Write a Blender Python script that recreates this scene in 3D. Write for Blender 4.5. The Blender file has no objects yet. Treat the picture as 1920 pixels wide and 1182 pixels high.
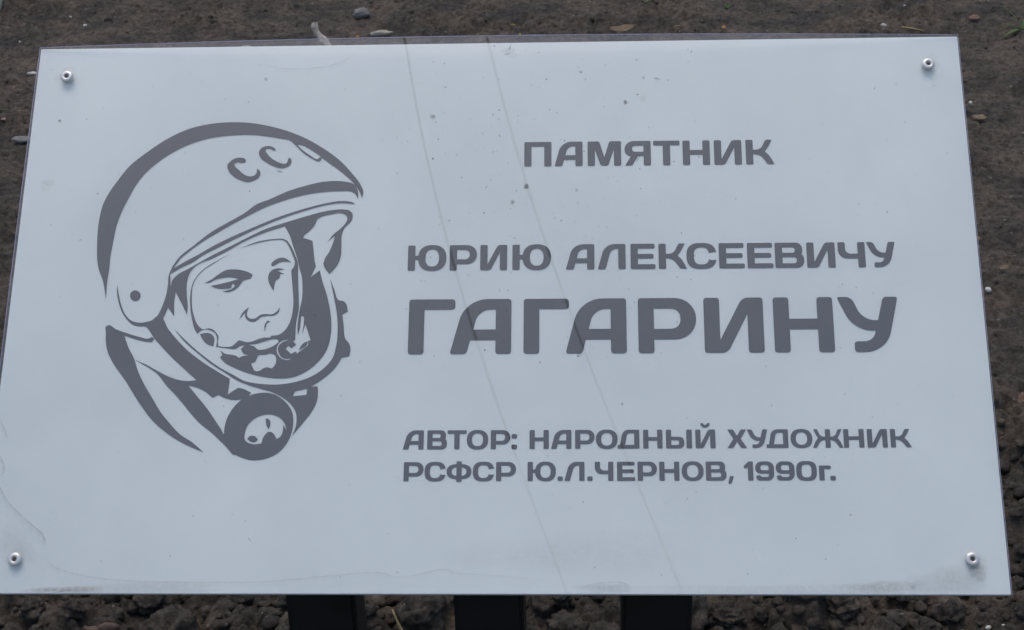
import bpy, math, random
import numpy as np
from mathutils import Vector, Matrix
from mathutils.geometry import delaunay_2d_cdt

random.seed(7)
rng = np.random.default_rng(7)
scene = bpy.context.scene
COL = scene.collection

# ---------------------------------------------------------------- camera
cam_data = bpy.data.cameras.new('camera')
cam = bpy.data.objects.new('camera', cam_data)
COL.objects.link(cam)
CR = Vector((0.99902721, 0.03524266, -0.02650638))
CU = Vector((0.00643456, 0.47814552, 0.87825705))
CF = Vector((-0.04362602, 0.87757325, -0.47745362))
m = Matrix.Identity(4)
for i in range(3):
    m[i][0] = CR[i]; m[i][1] = CU[i]; m[i][2] = -CF[i]
m[0][3], m[1][3], m[2][3] = 0.05608257, -0.85696085, 0.95674335
cam.matrix_world = m
cam_data.sensor_width = 36.0
cam_data.lens = 36.0 * 2960.0 / 1920.0
cam_data.clip_start = 0.02
cam_data.clip_end = 500
cam_data.dof.use_dof = True
cam_data.dof.focus_distance = 1.05
cam_data.dof.aperture_fstop = 48.0
scene.camera = cam

# ---------------------------------------------------------------- world, sun, exposure (overcast)
SUN_EL, SUN_AZ = math.radians(76), math.radians(340)   # azimuth clockwise from +y
world = bpy.data.worlds.new('World')
scene.world = world
world.use_nodes = True
wn = world.node_tree
bg = wn.nodes['Background']
sky = wn.nodes.new('ShaderNodeTexSky')
sky.sky_type = 'NISHITA'
sky.sun_disc = False
sky.sun_elevation = SUN_EL
sky.sun_rotation = SUN_AZ
sky.air_density = 1.0
sky.dust_density = 3.0
sky.ozone_density = 0.6
wn.links.new(sky.outputs[0], bg.inputs[0])
bg.inputs[1].default_value = 0.15

sd = bpy.data.lights.new('sun', 'SUN')
sd.energy = 0.6
sd.angle = math.radians(30)
sd.color = (1.0, 0.95, 0.88)
sun = bpy.data.objects.new('sun', sd)
COL.objects.link(sun)
sdir = Vector((math.sin(SUN_AZ) * math.cos(SUN_EL), math.cos(SUN_AZ) * math.cos(SUN_EL), math.sin(SUN_EL)))
sun.rotation_euler = sdir.to_track_quat('Z', 'Y').to_euler()
sun.location = sdir * 10

scene.view_settings.view_transform = 'Standard'
scene.view_settings.look = 'None'
scene.view_settings.gamma = 1.0
scene.view_settings.use_curve_mapping = False
scene.view_settings.exposure = 0.33
scene.render.resolution_x, scene.render.resolution_y = 1024, 630

# ---------------------------------------------------------------- helpers
def obj_from(name, verts, faces, mat=None, parent=None, smooth=False):
    me = bpy.data.meshes.new(name)
    me.from_pydata([tuple(v) for v in verts], [], [tuple(f) for f in faces])
    me.update()
    if smooth:
        me.polygons.foreach_set('use_smooth', np.ones(len(me.polygons), dtype=bool))
    o = bpy.data.objects.new(name, me)
    COL.objects.link(o)
    if mat: me.materials.append(mat)
    if parent: o.parent = parent
    return o

def np_mesh(name, V, F, mat, smooth=True):
    V = np.asarray(V, dtype=np.float32); F = np.asarray(F, dtype=np.int32)
    k = F.shape[1]
    me = bpy.data.meshes.new(name)
    me.vertices.add(len(V)); me.vertices.foreach_set('co', V.ravel())
    me.loops.add(F.size); me.loops.foreach_set('vertex_index', F.ravel())
    me.polygons.add(len(F))
    me.polygons.foreach_set('loop_start', np.arange(0, F.size, k, dtype=np.int32))
    me.polygons.foreach_set('loop_total', np.full(len(F), k, dtype=np.int32))
    me.polygons.foreach_set('use_smooth', np.full(len(F), smooth, dtype=bool))
    me.update(calc_edges=True); me.validate()
    o = bpy.data.objects.new(name, me)
    COL.objects.link(o)
    me.materials.append(mat)
    return o

def tag(o, label=None, cat=None, group=None, kind=None):
    if label: o['label'] = label
    if cat: o['category'] = cat
    if group: o['group'] = group
    if kind: o['kind'] = kind
    return o

def new_mat(name):
    ma = bpy.data.materials.new(name)
    ma.use_nodes = True
    nt = ma.node_tree
    return ma, nt, nt.nodes['Principled BSDF'], nt.nodes['Material Output']

def simple_mat(name, col, rough=0.7, metal=0.0, var=0.25, scale=60.0, bump=0.0, bscale=300.0, spec=0.4):
    ma, nt, b, out = new_mat(name)
    tc = nt.nodes.new('ShaderNodeTexCoord')
    nz = nt.nodes.new('ShaderNodeTexNoise')
    nz.inputs['Scale'].default_value = scale; nz.inputs['Detail'].default_value = 6
    nt.links.new(tc.outputs['Object'], nz.inputs['Vector'])
    rp = nt.nodes.new('ShaderNodeValToRGB')
    rp.color_ramp.elements[0].position = 0.3; rp.color_ramp.elements[1].position = 0.7
    rp.color_ramp.elements[0].color = tuple(c * (1 - var) for c in col) + (1,)
    rp.color_ramp.elements[1].color = tuple(min(1, c * (1 + var)) for c in col) + (1,)
    nt.links.new(nz.outputs['Fac'], rp.inputs[0])
    nt.links.new(rp.outputs[0], b.inputs['Base Color'])
    b.inputs['Roughness'].default_value = rough
    b.inputs['Metallic'].default_value = metal
    b.inputs['Specular IOR Level'].default_value = spec
    if bump:
        n2 = nt.nodes.new('ShaderNodeTexNoise'); n2.inputs['Scale'].default_value = bscale; n2.inputs['Detail'].default_value = 5
        nt.links.new(tc.outputs['Object'], n2.inputs['Vector'])
        bp = nt.nodes.new('ShaderNodeBump'); bp.inputs['Strength'].default_value = bump; bp.inputs['Distance'].default_value = 0.002
        nt.links.new(n2.outputs['Fac'], bp.inputs['Height'])
        nt.links.new(bp.outputs[0], b.inputs['Normal'])
    return ma

# ---------------------------------------------------------------- the panel's frame of reference
W, H = 0.600, 0.360
TILT = math.radians(42)
HC = 0.5
CT, ST = math.cos(TILT), math.sin(TILT)
def P(x, y, z=0.0):
    """point on the panel (metres from its lower left corner, z out of its face) -> world"""
    x -= W / 2; y -= H / 2
    return (x, y * CT - z * ST, HC + y * ST + z * CT)

# rectifies the traced print to the flat panel, in metres
RECT = np.array([[3.63643766e-04, 4.41554534e-05, -3.20758404e-02],
                 [4.59696818e-07, -3.57276367e-04, 3.97848840e-01],
                 [1.69711517e-05, 1.30471690e-04, 1.0]])
def rect(pts):
    a = np.c_[np.asarray(pts, float), np.ones(len(pts))] @ RECT.T
    return a[:, :2] / a[:, 2:]

def cover_z(u, v):
    """back face of the clear cover: held at the rivets, bowed out along the top and a little twisted"""
    u = np.clip(u, 0, 1); v = np.clip(v, 0, 1)
    return 0.0008 + 0.0075 * 4 * u * (1 - u) * v ** 2 + (0.0012 - 0.004 * (u - .5) * W) * 4 * v * (1 - v)
COVER_T = 0.0012

# ---------------------------------------------------------------- materials
def mat_panel():
    ma, nt, b, out = new_mat('white_panel_paint')
    tc = nt.nodes.new('ShaderNodeTexCoord')
    nz = nt.nodes.new('ShaderNodeTexNoise'); nz.inputs['Scale'].default_value = 9; nz.inputs['Detail'].default_value = 5
    nt.links.new(tc.outputs['Object'], nz.inputs['Vector'])
    rp = nt.nodes.new('ShaderNodeValToRGB')
    rp.color_ramp.elements[0].position = 0.35; rp.color_ramp.elements[1].position = 0.68
    rp.color_ramp.elements[0].color = (0.662, 0.718, 0.682, 1)
    rp.color_ramp.elements[1].color = (0.730, 0.785, 0.740, 1)
    nt.links.new(nz.outputs['Fac'], rp.inputs[0])
    nt.links.new(rp.outputs[0], b.inputs['Base Color'])
    b.inputs['Roughness'].default_value = 0.6
    return ma

def mat_cover(name, tint=(1, 1, 1), dust=0.028, film=(0.42, 0.40, 0.37)):
    ma, nt, b, out = new_mat(name)
    nt.nodes.remove(b)
    tc = nt.nodes.new('ShaderNodeTexCoord')
    tr = nt.nodes.new('ShaderNodeBsdfTransparent'); tr.inputs[0].default_value = tint + (1,)
    gl = nt.nodes.new('ShaderNodeBsdfGlossy'); gl.inputs['Roughness'].default_value = 0.012
    lw = nt.nodes.new('ShaderNodeLayerWeight'); lw.inputs['Blend'].default_value = 0.5      # Facing = 1 - cos
    pw = nt.nodes.new('ShaderNodeMath'); pw.operation = 'POWER'; pw.inputs[1].default_value = 5.0
    nt.links.new(lw.outputs['Facing'], pw.inputs[0])
    fr = nt.nodes.new('ShaderNodeMath'); fr.operation = 'MULTIPLY_ADD'; fr.inputs[1].default_value = 0.96; fr.inputs[2].default_value = 0.062
    nt.links.new(pw.outputs[0], fr.inputs[0])
    nz = nt.nodes.new('ShaderNodeTexNoise'); nz.inputs['Scale'].default_value = 7; nz.inputs['Detail'].default_value = 12; nz.inputs['Roughness'].default_value = 0.68
    nt.links.new(tc.outputs['Object'], nz.inputs['Vector'])
    mr = nt.nodes.new('ShaderNodeMapRange')
    mr.inputs['From Min'].default_value = 0.3; mr.inputs['From Max'].default_value = 0.75
    mr.inputs['To Min'].default_value = dust * 0.5; mr.inputs['To Max'].default_value = dust * 1.7
    nt.links.new(nz.outputs['Fac'], mr.inputs['Value'])
    df = nt.nodes.new('ShaderNodeBsdfDiffuse'); df.inputs[0].default_value = film + (1,)
    m1 = nt.nodes.new('ShaderNodeMixShader'); m2 = nt.nodes.new('ShaderNodeMixShader')
    nt.links.new(fr.outputs[0], m1.inputs[0]); nt.links.new(tr.outputs[0], m1.inputs[1]); nt.links.new(gl.outputs[0], m1.inputs[2])
    nt.links.new(mr.outputs[0], m2.inputs[0]); nt.links.new(m1.outputs[0], m2.inputs[1]); nt.links.new(df.outputs[0], m2.inputs[2])
    nt.links.new(m2.outputs[0], out.inputs['Surface'])
    return ma

def mat_stain(name, col):
    """dried dirt film; how thickly it lies is stored per vertex"""
    ma, nt, b, out = new_mat(name)
    nt.nodes.remove(b)
    at = nt.nodes.new('ShaderNodeAttribute'); at.attribute_name = 'cover'
    tc = nt.nodes.new('ShaderNodeTexCoord')
    nz = nt.nodes.new('ShaderNodeTexNoise'); nz.inputs['Scale'].default_value = 420; nz.inputs['Detail'].default_value = 5
    nt.links.new(tc.outputs['Object'], nz.inputs['Vector'])
    mr = nt.nodes.new('ShaderNodeMapRange'); mr.inputs['From Min'].default_value = .3; mr.inputs['From Max'].default_value = .7
    mr.inputs['To Min'].default_value = .45; mr.inputs['To Max'].default_value = 1.2
    nt.links.new(nz.outputs['Fac'], mr.inputs['Value'])
    mu = nt.nodes.new('ShaderNodeMath'); mu.operation = 'MULTIPLY'; mu.use_clamp = True
    nt.links.new(at.outputs['Fac'], mu.inputs[0]); nt.links.new(mr.outputs[0], mu.inputs[1])
    tr = nt.nodes.new('ShaderNodeBsdfTransparent'); df = nt.nodes.new('ShaderNodeBsdfDiffuse'); df.inputs[0].default_value = col + (1,)
    mx = nt.nodes.new('ShaderNodeMixShader')
    nt.links.new(mu.outputs[0], mx.inputs[0]); nt.links.new(tr.outputs[0], mx.inputs[1]); nt.links.new(df.outputs[0], mx.inputs[2])
    nt.links.new(mx.outputs[0], out.inputs['Surface'])
    return ma

def mat_soil():
    ma, nt, b, out = new_mat('soil')
    N = nt.nodes; L = nt.links
    tc = N.new('ShaderNodeTexCoord')
    def noise(s, d=6, r=0.6):
        n = N.new('ShaderNodeTexNoise'); n.inputs['Scale'].default_value = s; n.inputs['Detail'].default_value = d; n.inputs['Roughness'].default_value = r
        L.new(tc.outputs['Object'], n.inputs['Vector']); return n
    a = noise(9.0, 8, 0.7); c = noise(95.0, 9, 0.75)
    rp = N.new('ShaderNodeValToRGB')
    e = rp.color_ramp.elements
    e[0].position = 0.40; e[0].color = (0.056, 0.051, 0.044, 1)
    e[1].position = 0.60; e[1].color = (0.130, 0.107, 0.082, 1)
    L.new(a.outputs['Fac'], rp.inputs[0])
    rp2 = N.new('ShaderNodeValToRGB')
    e = rp2.color_ramp.elements
    e[0].position = 0.36; e[0].color = (0.42, 0.42, 0.42, 1)
    e[1].position = 0.66; e[1].color = (1.65, 1.62, 1.58, 1)
    L.new(c.outputs['Fac'], rp2.inputs[0])
    mx = N.new('ShaderNodeMix'); mx.data_type = 'RGBA'; mx.blend_type = 'MULTIPLY'; mx.inputs[0].default_value = 1.0
    L.new(rp.outputs[0], mx.inputs[6]); L.new(rp2.outputs[0], mx.inputs[7])
    # pale grains
    vo = N.new('ShaderNodeTexVoronoi'); vo.inputs['Scale'].default_value = 110
    L.new(tc.outputs['Object'], vo.inputs['Vector'])
    sep = N.new('ShaderNodeSeparateColor'); L.new(vo.outputs['Color'], sep.inputs[0])
    g1 = N.new('ShaderNodeMath'); g1.operation = 'GREATER_THAN'; g1.inputs[1].default_value = 0.935; L.new(sep.outputs[0], g1.inputs[0])
    g2 = N.new('ShaderNodeMath'); g2.operation = 'LESS_THAN'; g2.inputs[1].default_value = 0.22; L.new(vo.outputs['Distance'], g2.inputs[0])
    g3 = N.new('ShaderNodeMath'); g3.operation = 'MULTIPLY'; L.new(g1.outputs[0], g3.inputs[0]); L.new(g2.outputs[0], g3.inputs[1])
    mx2 = N.new('ShaderNodeMix'); mx2.data_type = 'RGBA'
    L.new(g3.outputs[0], mx2.inputs[0]); L.new(mx.outputs[2], mx2.inputs[6]); mx2.inputs[7].default_value = (0.24, 0.22, 0.18, 1)
    L.new(mx2.outputs[2], b.inputs['Base Color'])
    b.inputs['Roughness'].default_value = 0.92
    b.inputs['Specular IOR Level'].default_value = 0.25
    f = noise(260.0, 8, 0.75); f2 = noise(900.0, 4, 0.7)
    ad = N.new('ShaderNodeMath'); ad.operation = 'MULTIPLY_ADD'; ad.inputs[1].default_value = 0.35
    L.new(f2.outputs['Fac'], ad.inputs[0]); L.new(f.outputs['Fac'], ad.inputs[2])
    bp = N.new('ShaderNodeBump'); bp.inputs['Strength'].default_value = 1.0; bp.inputs['Distance'].default_value = 0.008
    L.new(ad.outputs[0], bp.inputs['Height']); L.new(bp.outputs[0], b.inputs['Normal'])
    return ma

M_panel = mat_panel()
M_print = simple_mat('grey_print', (0.064, 0.071, 0.071), rough=0.55, var=0.08, scale=40)
M_cover = mat_cover('clear_acrylic')
M_edge = mat_cover('clear_acrylic_edge', (0.80, 0.76, 0.92), dust=0.50, film=(0.60, 0.56, 0.78))
M_stain = mat_stain('dried_mud_film', (0.20, 0.155, 0.115))
M_tide = mat_stain('grey_water_mark', (0.17, 0.165, 0.17))
M_rust = mat_stain('yellow_brown_film', (0.34, 0.27, 0.13))
M_speck = mat_stain('dark_speck', (0.10, 0.088, 0.080))
M_alu = simple_mat('rivet_aluminium', (0.58, 0.58, 0.56), rough=0.42, metal=0.55, var=0.06, scale=300)
M_hole = simple_mat('rivet_pin_steel', (0.025, 0.025, 0.028), rough=0.5, metal=0.6, var=0.2)
M_post = simple_mat('black_post_paint', (0.010, 0.010, 0.011), rough=0.45, var=0.3, scale=25, bump=0.08, bscale=200)
M_cable = simple_mat('cable_rubber', (0.012, 0.012, 0.013), rough=0.6, var=0.2)
M_soil = mat_soil()

# ---------------------------------------------------------------- flat-art filling
def fill(shapes):
    """paint an ordered list of (dark?, closed outline) and triangulate what ends up dark"""
    V, E = [], []
    polys = []
    for dark, pts in shapes:
        pts = np.asarray(pts, float)
        keep = [0]
        for i in range(1, len(pts)):
            if np.hypot(*(pts[i] - pts[keep[-1]])) > 1e-3: keep.append(i)
        if np.hypot(*(pts[keep[-1]] - pts[keep[0]])) < 1e-3: keep.pop()
        pts = pts[keep]
        n0 = len(V)
        V += [Vector(p) for p in pts]
        E += [(n0 + i, n0 + (i + 1) % len(pts)) for i in range(len(pts))]
        polys.append((dark, pts))
    r = delaunay_2d_cdt(V, E, [], 0, 1e-4, False)
    ov = np.array([(p[0], p[1]) for p in r[0]])
    tri = np.array([f for f in r[2] if len(f) == 3])
    c = ov[tri].mean(1)
    col = np.zeros(len(tri), bool)
    for dark, pts in polys:
        x0, y0 = pts[:, 0], pts[:, 1]; x1, y1 = np.roll(x0, -1), np.roll(y0, -1)
        cx, cy = c[:, :1], c[:, 1:]
        cr = (y0 > cy) != (y1 > cy)
        with np.errstate(divide='ignore', invalid='ignore'):
            xi = (x1 - x0) * (cy - y0) / (y1 - y0) + x0
        inside = ((cr & (cx < xi)).sum(1) % 2) == 1
        col[inside] = dark
    tri = tri[col]
    used, inv = np.unique(tri, return_inverse=True)
    return ov[used], inv.reshape(tri.shape)

def print_obj(name, uv, tri, parent, mat, z):
    a, b, c = uv[tri[:, 0]], uv[tri[:, 1]], uv[tri[:, 2]]
    cr = (b - a)[:, 0] * (c - a)[:, 1] - (b - a)[:, 1] * (c - a)[:, 0]
    tri = tri.copy(); fl = cr < 0
    tri[fl] = tri[fl][:, ::-1]
    o = np_mesh(name, [P(x, y, z) for x, y in uv], tri, mat, smooth=False)
    o.parent = parent
    return o

def spline(pts, step=4):
    """closed Catmull-Rom; a third value of 1 marks a sharp corner"""
    n = len(pts)
    q = [np.array(p[:2], float) for p in pts]
    cn = [len(p) > 2 and p[2] for p in pts]
    out = []
    for i in range(n):
        p1, p2 = q[i], q[(i + 1) % n]
        d = np.hypot(*(p2 - p1))
        p0 = q[i - 1] if not cn[i] else p1 - (p2 - p1)
        p3 = q[(i + 2) % n] if not cn[(i + 1) % n] else p2 + (p2 - p1)
        def lim(t):
            l = np.hypot(*t); return t if l < 1e-9 else t * min(1.0, 1.0 * d / l)
        d0, d3 = np.hypot(*(p1 - p0)) + 1e-9, np.hypot(*(p3 - p2)) + 1e-9
        m1 = ((p2 - p1) / d * d0 + (p1 - p0) / d0 * d) / (d0 + d) * d
        m2 = ((p3 - p2) / d3 * d + (p2 - p1) / d * d3) / (d3 + d) * d
        m1, m2 = lim(m1), lim(m2)
        k = max(2, int(d / step))
        for j in range(k):
            t = j / k
            out.append((2*t**3 - 3*t**2 + 1) * p1 + (t**3 - 2*t**2 + t) * m1 + (-2*t**3 + 3*t**2) * p2 + (t**3 - t**2) * m2)
    return np.array(out)

# ---------------------------------------------------------------- sign
sign = bpy.data.objects.new('information_sign', None)
COL.objects.link(sign)
tag(sign, 'tilted grey-white sign with cosmonaut portrait and dark lettering on three black posts', 'sign')

def slab(name, x0, x1, y0, y1, z0, z1, mat, parent, bev=0.0004):
    import bmesh
    bm = bmesh.new()
    vs = [bm.verts.new((x, y, z)) for z in (z0, z1) for x, y in ((x0, y0), (x1, y0), (x1, y1), (x0, y1))]
    for f in ((3, 2, 1, 0), (4, 5, 6, 7), (0, 1, 5, 4), (1, 2, 6, 5), (2, 3, 7, 6), (3, 0, 4, 7)):
        bm.faces.new([vs[i] for i in f])
    bmesh.ops.bevel(bm, geom=bm.edges[:], offset=bev, segments=2, affect='EDGES')
    for v in bm.verts: v.co = P(*v.co)
    me = bpy.data.meshes.new(name); bm.to_mesh(me); bm.free()
    o = bpy.data.objects.new(name, me); COL.objects.link(o); me.materials.append(mat); o.parent = parent
    return o
panel = slab('panel', 0, W, 0, H, -0.0034, 0, M_panel, sign)

# clear cover
nu, nv = 60, 36
us, vs = np.linspace(0, 1, nu + 1), np.linspace(0, 1, nv + 1)
cv, cf, cm = [], [], []
for k, dz in enumerate((0, COVER_T)):
    for v in vs:
        for u in us:
            cv.append(P(-0.0002 + u * (W + .0004), -0.0003 + v * (H + .0006), float(cover_z(u, v)) + dz))
row = nu + 1; lay = row * (nv + 1)
for j in range(nv):
    for i in range(nu):
        a = j * row + i
        cf.append((a, a + row, a + row + 1, a + 1)); cm.append(0)
        cf.append((lay + a, lay + a + 1, lay + a + row + 1, lay + a + row)); cm.append(0)
def rim(ids):
    for a, b in zip(ids[:-1], ids[1:]):
        n = len(cv); cv.extend([cv[a], cv[b], cv[lay + b], cv[lay + a]])       # own corners, so that the edge stays crisp
        cf.append((n, n + 1, n + 2, n + 3)); cm.append(1)
rim(list(range(nu + 1)))
rim([j * row + nu for j in range(nv + 1)])
rim([nv * row + i for i in range(nu, -1, -1)])
rim([j * row for j in range(nv, -1, -1)])
cover = obj_from('clear_cover', cv, cf, M_cover, sign)
cover.data.materials.append(M_edge)
cover.data.polygons.foreach_set('material_index', np.array(cm, dtype=np.int32))
cover.data.polygons.foreach_set('use_smooth', np.array([c == 0 for c in cm]))
cover['label'] = 'clear plastic cover sheet bowed out along its top edge'

# ------------------------------------------------ portrait (traced outlines, painted in order)
REG = {'A': (160, 210, 3.94), 'B': (420, 210, 3.94), 'C': (160, 490, 3.94), 'D': (420, 490, 3.94),
       'E': (340, 460, 4.546), 'F': (340, 680, 5.911), 'G': (0, 0, 1)}
def tr(text):
    """'C 10,20 30,40! D ...' -> spline points; ! is a sharp corner, a letter switches the sheet of the tracing"""
    o = None; out = []
    for w in text.split():
        if w in REG: o = REG[w]; continue
        s = w.endswith('!'); x, y = w.rstrip('!').split(',')
        x, y = o[0] + float(x) / o[2], o[1] + float(y) / o[2]
        out.append((x, y, 1) if s else (x, y))
    return spline(out, 3.0)
art = []
def dark(t): art.append((True, tr(t)))
def light(t): art.append((False, tr(t)))
# helmet crown
dark('C 153,285! 125,130 A 105,1182 88,960 103,800 130,690 170,610 240,510 330,400 450,305 600,205 760,130 930,90 1080,78 '
     'B 200,84 350,110 490,150 620,205 740,275 850,355 950,460 1010,540 1030,590 1020,642! 1005,600 975,545! 940,510 860,440 760,368 722,340! '
     '718,360 700,369 660,352 580,300 530,250 490,215 420,200 330,185 200,172 100,173 A 1060,178 930,195 790,235 650,300 530,380 440,460 '
     '370,550 320,640 270,740 230,850 205,970 185,1080 175,1182 C 165,140')
light('B 543,244! 580,250 640,280 690,313 708,325 726,340! 712,336 704,338 697,349 685,350 640,325 590,290 558,262')
# letters on the helmet
dark('B 160,352 140,342 90,343 45,370 25,400 35,440 80,485 130,510 175,522 220,510 255,490 270,455 262,432 245,422 243,445 232,465 200,478 160,470 110,430 80,400 78,385 100,375 140,380 163,368')
dark('B 382,278 360,260 310,255 275,270 258,300 270,340 320,380 380,408 430,418 480,402 500,370 490,342 475,345 470,370 455,385 420,380 360,350 320,310 308,285 320,275 350,277 378,292')
# brow of the helmet
dark('A 640,1150! 690,1080 800,990 930,890 1060,815 1182,745 B 240,685 330,650 480,585 600,548 720,520 820,512 900,518 950,530 975,545! 985,570 993,610 990,645! '
     '970,610 940,592 860,588 750,593 600,615 450,655 300,710 150,785 A 1080,835 960,905 860,965 760,1040 700,1090 655,1150!')
dark('C 650,55! 745,0 A 800,1075 950,990 1182,880 B 300,820 400,780 600,715 760,675 860,660 920,663 960,675 967,685! 920,679 860,677 760,690 600,732 400,800 200,885 '
     'A 1182,905 1000,995 850,1075 C 810,0 700,55 632,95!')
# rim, ear cup and chin strap
dark('C 700,-10! 645,45 620,95 610,180 595,260 570,330 545,385 510,430 470,445 400,455 340,440 300,400 265,320 247,240 237,175! 234,230 248,310 273,380 310,435 350,470 400,483 450,487 '
     '475,515 500,553! 560,600! 600,480 575,425! 612,345! 657,408! 658,300 668,228! 690,180! 632,195! 628,100! 640,70 650,55!')
# collar
dark('C 612,345! 575,425! 600,480 660,560 750,655 880,755 1000,830 1068,870! F 517,355! 600,300 630,283 665,287 775,335! 750,368! 850,450! 700,450! 664,412! 600,418 530,410 480,395 415,362! 345,392! '
     '280,335 200,290 75,255! -60,200! C 760,890! 822,880! 740,805 645,718 580,650 512,575! 498,553! 475,515! 500,430!')
dark('C 157,480 175,473 220,500 300,530 400,560 470,572 492,560! 510,575! 490,600! 450,597 380,580 290,552! 250,560! 160,560!')
dark('C 157,480! 153,520 165,670 195,735 300,890 400,1050 500,1182 G 312,812 338,829 F 120,945 250,1000! 120,885 -10,800 C 610,1182 560,1120 500,1020 430,900 385,800 362,725 320,640 290,552! 250,540!')
dark('C 362,728! 450,765 540,815 620,855 700,880 760,886 822,880! 830,910! 757,915! F 180,380 300,530 380,650 440,740 472,800! 560,850! 640,1000! 575,1028! 500,940 420,860 330,775 200,670 100,560 C 680,1005 600,920 530,832 440,772')
# wedge, opening and inside of the helmet
dark('C 632,195! 642,145 680,102 760,58 862,0 A 930,1065 1050,1005 1182,938 B 300,870 450,820 600,775 720,742 800,727 880,722 930,732 950,755 950,785 935,815 890,860 872,910 868,1000 865,1060 850,1110 '
     'D 820,55 780,97! 742,45 734,10 B 735,1115 745,1085 775,1040 805,970 820,918! 800,932 765,963! 810,905 860,865 900,820 912,795 905,770 870,752 790,760 720,778 690,795! 560,880! 450,848! 300,895 150,960 '
     'A 1050,1030 940,1085 C 815,40 775,85 755,140 750,250 757,330 752,400! 710,310 668,228! 650,210!')
dark('B 450,848! 560,790! 720,770! 695,790 670,840 630,885 590,920 585,932! 620,942 655,955! 665,1050 672,1110 680,1145! D 678,45! 640,120! 708,68! 725,140 760,250 780,340 792,430 790,540 770,630 740,690 680,760 '
     '600,820 520,855 430,868 330,862 200,835 80,790 0,745 E 330,960! 350,935! 330,895! 370,925 430,935 470,945 490,962! 530,945 575,942! 525,920 508,885! 545,855! 500,862 465,885 400,882 297,868! 320,862! 370,868 430,862 '
     '470,830 490,812 520,818 560,828 610,820 660,800 700,790 755,788! 770,772! 830,765 880,730 920,670 945,590 955,500 950,380 942,290 937,218! 965,170 968,140 950,90 B 478,993 455,960 430,948 380,948 250,970 120,1010! '
     '250,960 380,940 440,940 470,955!')
light('B 450,848! 480,900 510,990 540,1080 565,1182 D 572,100 580,180 578,270 562,350 550,420 543,490 545,550! 528,575! 530,500 538,430 552,360 553,300 550,200 548,100 543,0 B 530,1070 500,1000 470,955!')
light('E 972,805! 955,823! 980,848! 938,880! 912,858! 890,885! 935,928! 978,905! 985,925! 1082,852! 1080,818! 1103,812! 1058,675! 1028,762! 1045,650 1042,610 1030,605 1018,650 1010,720 990,770! 985,735! 974,760')
dark('E 1000,898! 1020,860 1055,828 1078,822! 1070,850 1035,878')
light('E 930,808! 870,812 830,840 812,890 830,945 870,975 910,980 958,952! 910,970 860,960 832,925 823,890 837,850 870,825')
light('E 570,850! 640,842 720,818 790,802 820,805 830,820 800,850 740,880 690,892 650,890 630,870')
light('E 655,945 720,935 770,925 800,940 810,975 800,1020 772,1052! 730,1042 700,1050 670,1070 630,1075 612,1050 595,1010! 630,995 645,965')
# face
dark('E 430,65! 330,120 220,185 150,245 105,310 80,400 75,500 82,580 95,650 120,730 138,758! 160,735 190,722 250,728 290,755 303,790 297,868! 318,866! 312,820 318,780 300,750 270,720 230,710 185,718 140,680 110,610 92,530 90,440 98,350 130,280 190,215 280,155')
dark('E 160,760! 200,750 250,755 278,785 275,863! 230,850 190,815')
dark('E 197,325! 250,298 310,255 380,215 440,207 520,215 585,238 608,255 595,280 550,297 525,308 505,335 470,372 430,395 390,403 350,393! 400,385 440,368 455,350 450,335 438,332 430,345 427,362 380,373 320,373 280,362 250,347! 330,332 420,310 492,288! 420,276 350,282 290,297 240,322')
dark('E 765,165 790,135 830,112 870,108 910,125 937,150! 890,142 840,148 800,172 775,180')
dark('E 885,208! 830,198 780,210 750,240 740,285 750,330 770,365 788,390! 795,340 808,300 835,285 843,248! 880,245! 840,230 825,220 850,212')
dark('E 495,630! 520,580 575,530! 560,580 560,605 590,628 630,625 680,592 720,588 770,590 810,570 840,530! 832,570 790,600 730,605 680,615 630,652 595,655 560,635 543,605 545,575 520,605')
dark('E 712,738! 708,690 725,655 740,643 760,657! 735,662 722,695')
# outer rim of the collar ring, hose, valve
dark('C 655,500! 720,565 860,690 1000,790 1100,845 D 158,888 200,897 300,910 400,912 520,895 640,855 740,790 800,720 830,620 840,500 835,400 815,280 795,180 785,130! 815,210 850,290 885,297 905,320 915,375! 875,395! 885,480 900,580 925,610 935,650 925,705! '
     '870,715! 830,780 770,840 690,900 642,928! 692,925! F 1515,340 1500,440 1450,540 1350,670 1225,818! 1265,720 1278,630 1270,560 1210,460 1130,395 1050,350 990,325 900,300 750,255 600,190 500,125 300,-5 C 860,705 720,580')
light('F 1235,375! 1262,322! 1395,292! 1387,360!')
dark('F 750,368! 830,345 930,335 1020,350 1110,400 1190,480 1235,570 1242,660 1220,790 1180,880 1100,980 1000,1045 880,1080 780,1085 680,1060 590,1020! 575,1028! 510,920 472,800! 480,720 500,640 550,540 610,465 668,412!')
light('F 705,860 703,800 725,720 780,650 860,600 950,578 1040,590 1110,630 1150,690 1165,750! 1130,690! 1125,760 1100,820 1055,850! 1035,805 1000,772 970,768 930,800 900,850 887,898! 810,908 740,890')
dark('F 935,625! 960,622 985,650 988,690 967,745! 942,690')
dark('F 730,845! 765,815 810,815 850,855! 820,885 770,880')
dark('C 410,256 398,228 370,216 342,228 330,256 342,284 370,297 398,284')
uv, tri = fill(art)
portrait = print_obj('portrait_print', rect(uv), tri, panel, M_print, 0.00025)
portrait['label'] = 'dark grey printed head of a cosmonaut in a helmet'

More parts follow.
